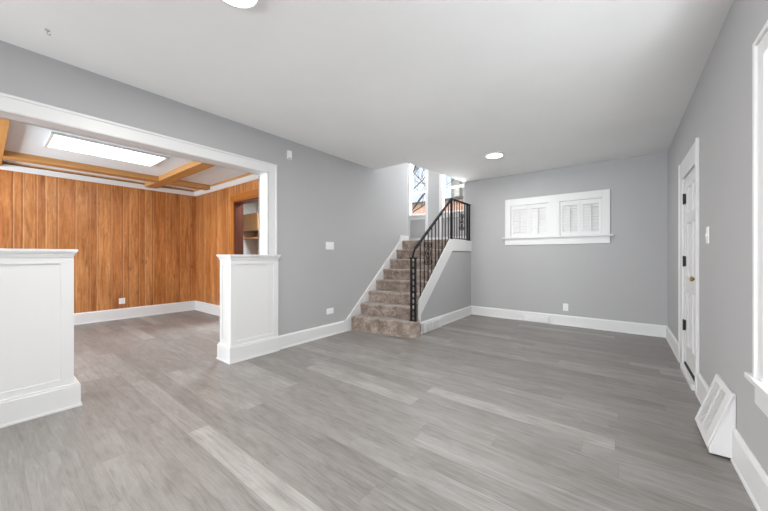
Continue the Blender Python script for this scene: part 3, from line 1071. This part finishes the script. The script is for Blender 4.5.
# ------------------------------------------------------------------ outlets, switches, small fittings
def fitting(name, c, n, w, h, label, cat, group, kind):
    """wall plate at c (on the wall plane), n = outward axis ('x+','x-','y-'), w along wall, h up"""
    t = thing(name, c, label, cat, group)
    cx_, cy_, cz_ = c
    def bx(u0, u1, z0_, z1_, d0, d1, bev=0.0):
        m = MB()
        if n == 'x+':
            m.box(cx_ + d0, cx_ + d1, cy_ + u0, cy_ + u1, cz_ + z0_, cz_ + z1_, bev)
        elif n == 'x-':
            m.box(cx_ - d1, cx_ - d0, cy_ + u0, cy_ + u1, cz_ + z0_, cz_ + z1_, bev)
        else:
            m.box(cx_ + u0, cx_ + u1, cy_ - d1, cy_ - d0, cz_ + z0_, cz_ + z1_, bev)
        return m
    bx(-w / 2, w / 2, -h / 2, h / 2, 0, .006, .002).build('plate', M['plate'], t)
    if kind == 'outlet':
        for s in (-1, 1):
            if w > h:
                r = bx(s * w * .22 - .016, s * w * .22 + .016, -.014, .014, .006, .009, .002).build('socket', M['plate'], t)
                for q in (-.006, .006):
                    bx(s * w * .22 - .005, s * w * .22 + .005, q - .001, q + .001, .009, .0095).build('slot', M['slot'], r)
            else:
                r = bx(-.014, .014, s * h * .2 - .014, s * h * .2 + .014, .006, .009, .002).build('socket', M['plate'], t)
                for q in (-.006, .006):
                    bx(q - .001, q + .001, s * h * .2 - .004, s * h * .2 + .005, .009, .0095).build('slot', M['slot'], r)
    elif kind == 'switch2':
        for s in (-1, 1):
            bx(s * w * .22 - .005, s * w * .22 + .005, -.012, .012, .006, .014, .001).build('toggle', M['plate'], t)
    elif kind == 'switch':
        bx(-.005, .005, -.012, .012, .006, .014, .001).build('toggle', M['plate'], t)
    return t
GO = 'white wall outlets'
fitting('wall_outlet', (XL, 2.912, .336), 'x+', .125, .078, 'white outlet low on the grey wall between half wall and stairs', 'outlet', GO, 'outlet')
fitting('wall_outlet', (-.705, YF, .287), 'y-', .072, .115, 'white outlet on the end wall below the shuttered window', 'outlet', GO, 'outlet')
fitting('wall_outlet', (XD, 1.466, .312), 'x+', .085, .10, 'white outlet low on the long wood-panelled wall', 'outlet', GO, 'outlet')
GS = 'white light switches'
fitting('light_switch', (XL, 2.907, 1.234), 'x+', .145, .105, 'white double light switch on the grey wall left of the stairs', 'light switch', GS, 'switch2')
fitting('light_switch', (XR, 3.13, 1.244), 'x-', .075, .118, 'white light switch on the right wall beside the entry door', 'light switch', GS, 'switch')
t = thing('door_chime', (XL, 2.248, 2.311), 'small white box high on the wall right of the wide opening', 'chime')
MB().box(XL, XL + .02, 2.222, 2.280, 2.256, 2.362, .003).build('cover', M['plate'], t)
MB().box(XL + .02, XL + .022, 2.232, 2.27, 2.265, 2.275).build('grille', M['grille'], t)

t = thing('ceiling_hook', (-2.811, .24, ZC), 'small metal hook in the ceiling at the upper left', 'hook')
MB().lathe([(.012, 0), (.012, -.004), (.004, -.006)], (-2.811, .24, ZC), 2, 16).build('base', M['grille'], t)
hk = [(-2.811, .24, ZC - .004), (-2.811, .24, ZC - .02)] + [(-2.811, .24 + .007 - .007 * math.cos(a), ZC - .02 - .007 * math.sin(a)) for a in [PI * k / 8 for k in range(1, 10)]]
MB().tube(hk, .0022, 6).build('hook', M['grille'], t)

# ------------------------------------------------------------------ ceiling lights
def ceiling_light(c, label):
    t = thing('ceiling_light', c, label, 'ceiling light', 'round ceiling lights')
    MB().lathe([(.125, 0), (.125, -.010), (.118, -.016), (.108, -.016), (.108, 0)], c, 2, 48).build('trim_ring', M['trim'], t)
    MB().lathe([(.107, -.001), (.107, -.014), (.07, -.019), (.02, -.021)], c, 2, 48).build('diffuser', M['led'], t)
    return t
cl1 = ceiling_light((-1.401, 4.322, ZC), 'round white ceiling light nearest the stairs')
cl2 = copy_thing(cl1, (-1.598, .80, ZC), 'round white ceiling light at the top edge of the photo')
def led_lamp(c, p):
    d = bpy.data.lights.new('ceiling_lamp', 'AREA')
    d.shape = 'DISK'
    d.size = .2
    d.energy = p
    d.color = (1, .985, .96)
    o = bpy.data.objects.new('ceiling_lamp', d)
    COL.objects.link(o)
    o.location = (c[0], c[1], c[2] - .03)
led_lamp((-1.401, 4.322, ZC), 17)
led_lamp((-1.598, .80, ZC), 35)

# ------------------------------------------------------------------ outdoors
struct('ground', MB().box(-40, 20, 5.8, 60, -.9, -.7), M['grass'], 'lawn outside beyond the stair windows', 'ground')
nh = thing('neighbor_house', (-9, 17, -.7), 'orange brick house across the yard, seen through the stair windows', 'house')
MB().box(-16, -3.5, 16.2, 22, -.7, 4.25).build('brick_wall', M['brick'], nh)
MB().box(-16.1, -3.4, 16.05, 22, 4.25, 4.34).build('ledge', M['roof'], nh)
MB().box(-8.35, -3.6, 17.6, 22, 4.42, 7.0).build('upper_wall', M['siding_white'], nh)
for x in (-7.35, -6.35, -5.2, -4.2):
    MB().box(x - .16, x + .16, 16.2, 16.5, 4.42, 6.2).build('porch_column', M['siding_white'], nh)
MB().prism([(15.7, 6.2), (22.4, 6.2), (22.4, 7.2), (17.8, 7.2), (15.7, 6.45)], -8.6, -3.2, 0).build('roof', M['roof'], nh)
MB().box(-8.7, -3.1, 15.55, 15.75, 6.1, 6.5).build('eave', M['trim'], nh)
for x in (-7.0, -4.95):
    f = MB().box(x - .1, x + .95, 17.54, 17.6, 4.7, 6.0).build('window', M['trim'], nh)
    MB().box(x, x + .85, 17.5, 17.54, 4.8, 5.9).build('pane', M['dark_glass'], f)

def tree(base, h, seed, label):
    rnd = random.Random(seed)
    t = thing('bare_tree', base, label, 'tree')
    mb = MB()
    tw = MB()
    def grow(p, d, length, r, depth):
        n = 5
        pts = [p]
        for k in range(n):
            d = (d + Vector((rnd.uniform(-.16, .16), rnd.uniform(-.16, .16), rnd.uniform(-.02, .12)))).normalized()
            p = p + d * length / n
            pts.append(p)
        (mb if depth < 3 else tw).tube(pts, r, 7 if depth < 3 else 4, r * .62)
        if depth >= 6:
            return
        for k in range(rnd.choice((3, 3, 4))):
            s = pts[rnd.randint(2, n)]
            a = Vector((rnd.uniform(-1, 1), rnd.uniform(-.6, .6), rnd.uniform(-.1, .8))).normalized()
            grow(s, (d * .55 + a * .75).normalized(), length * rnd.uniform(.58, .8), r * .56, depth + 1)
    grow(Vector(base), Vector((.05, 0, 1)), h, .085, 0)
    mb.build('trunk', M['bark'], t)
    tw.build('twigs', M['bark'], t)
tree((-7.55, 11.5, -.7), 3.6, 4, 'bare tree outside the left stair window')
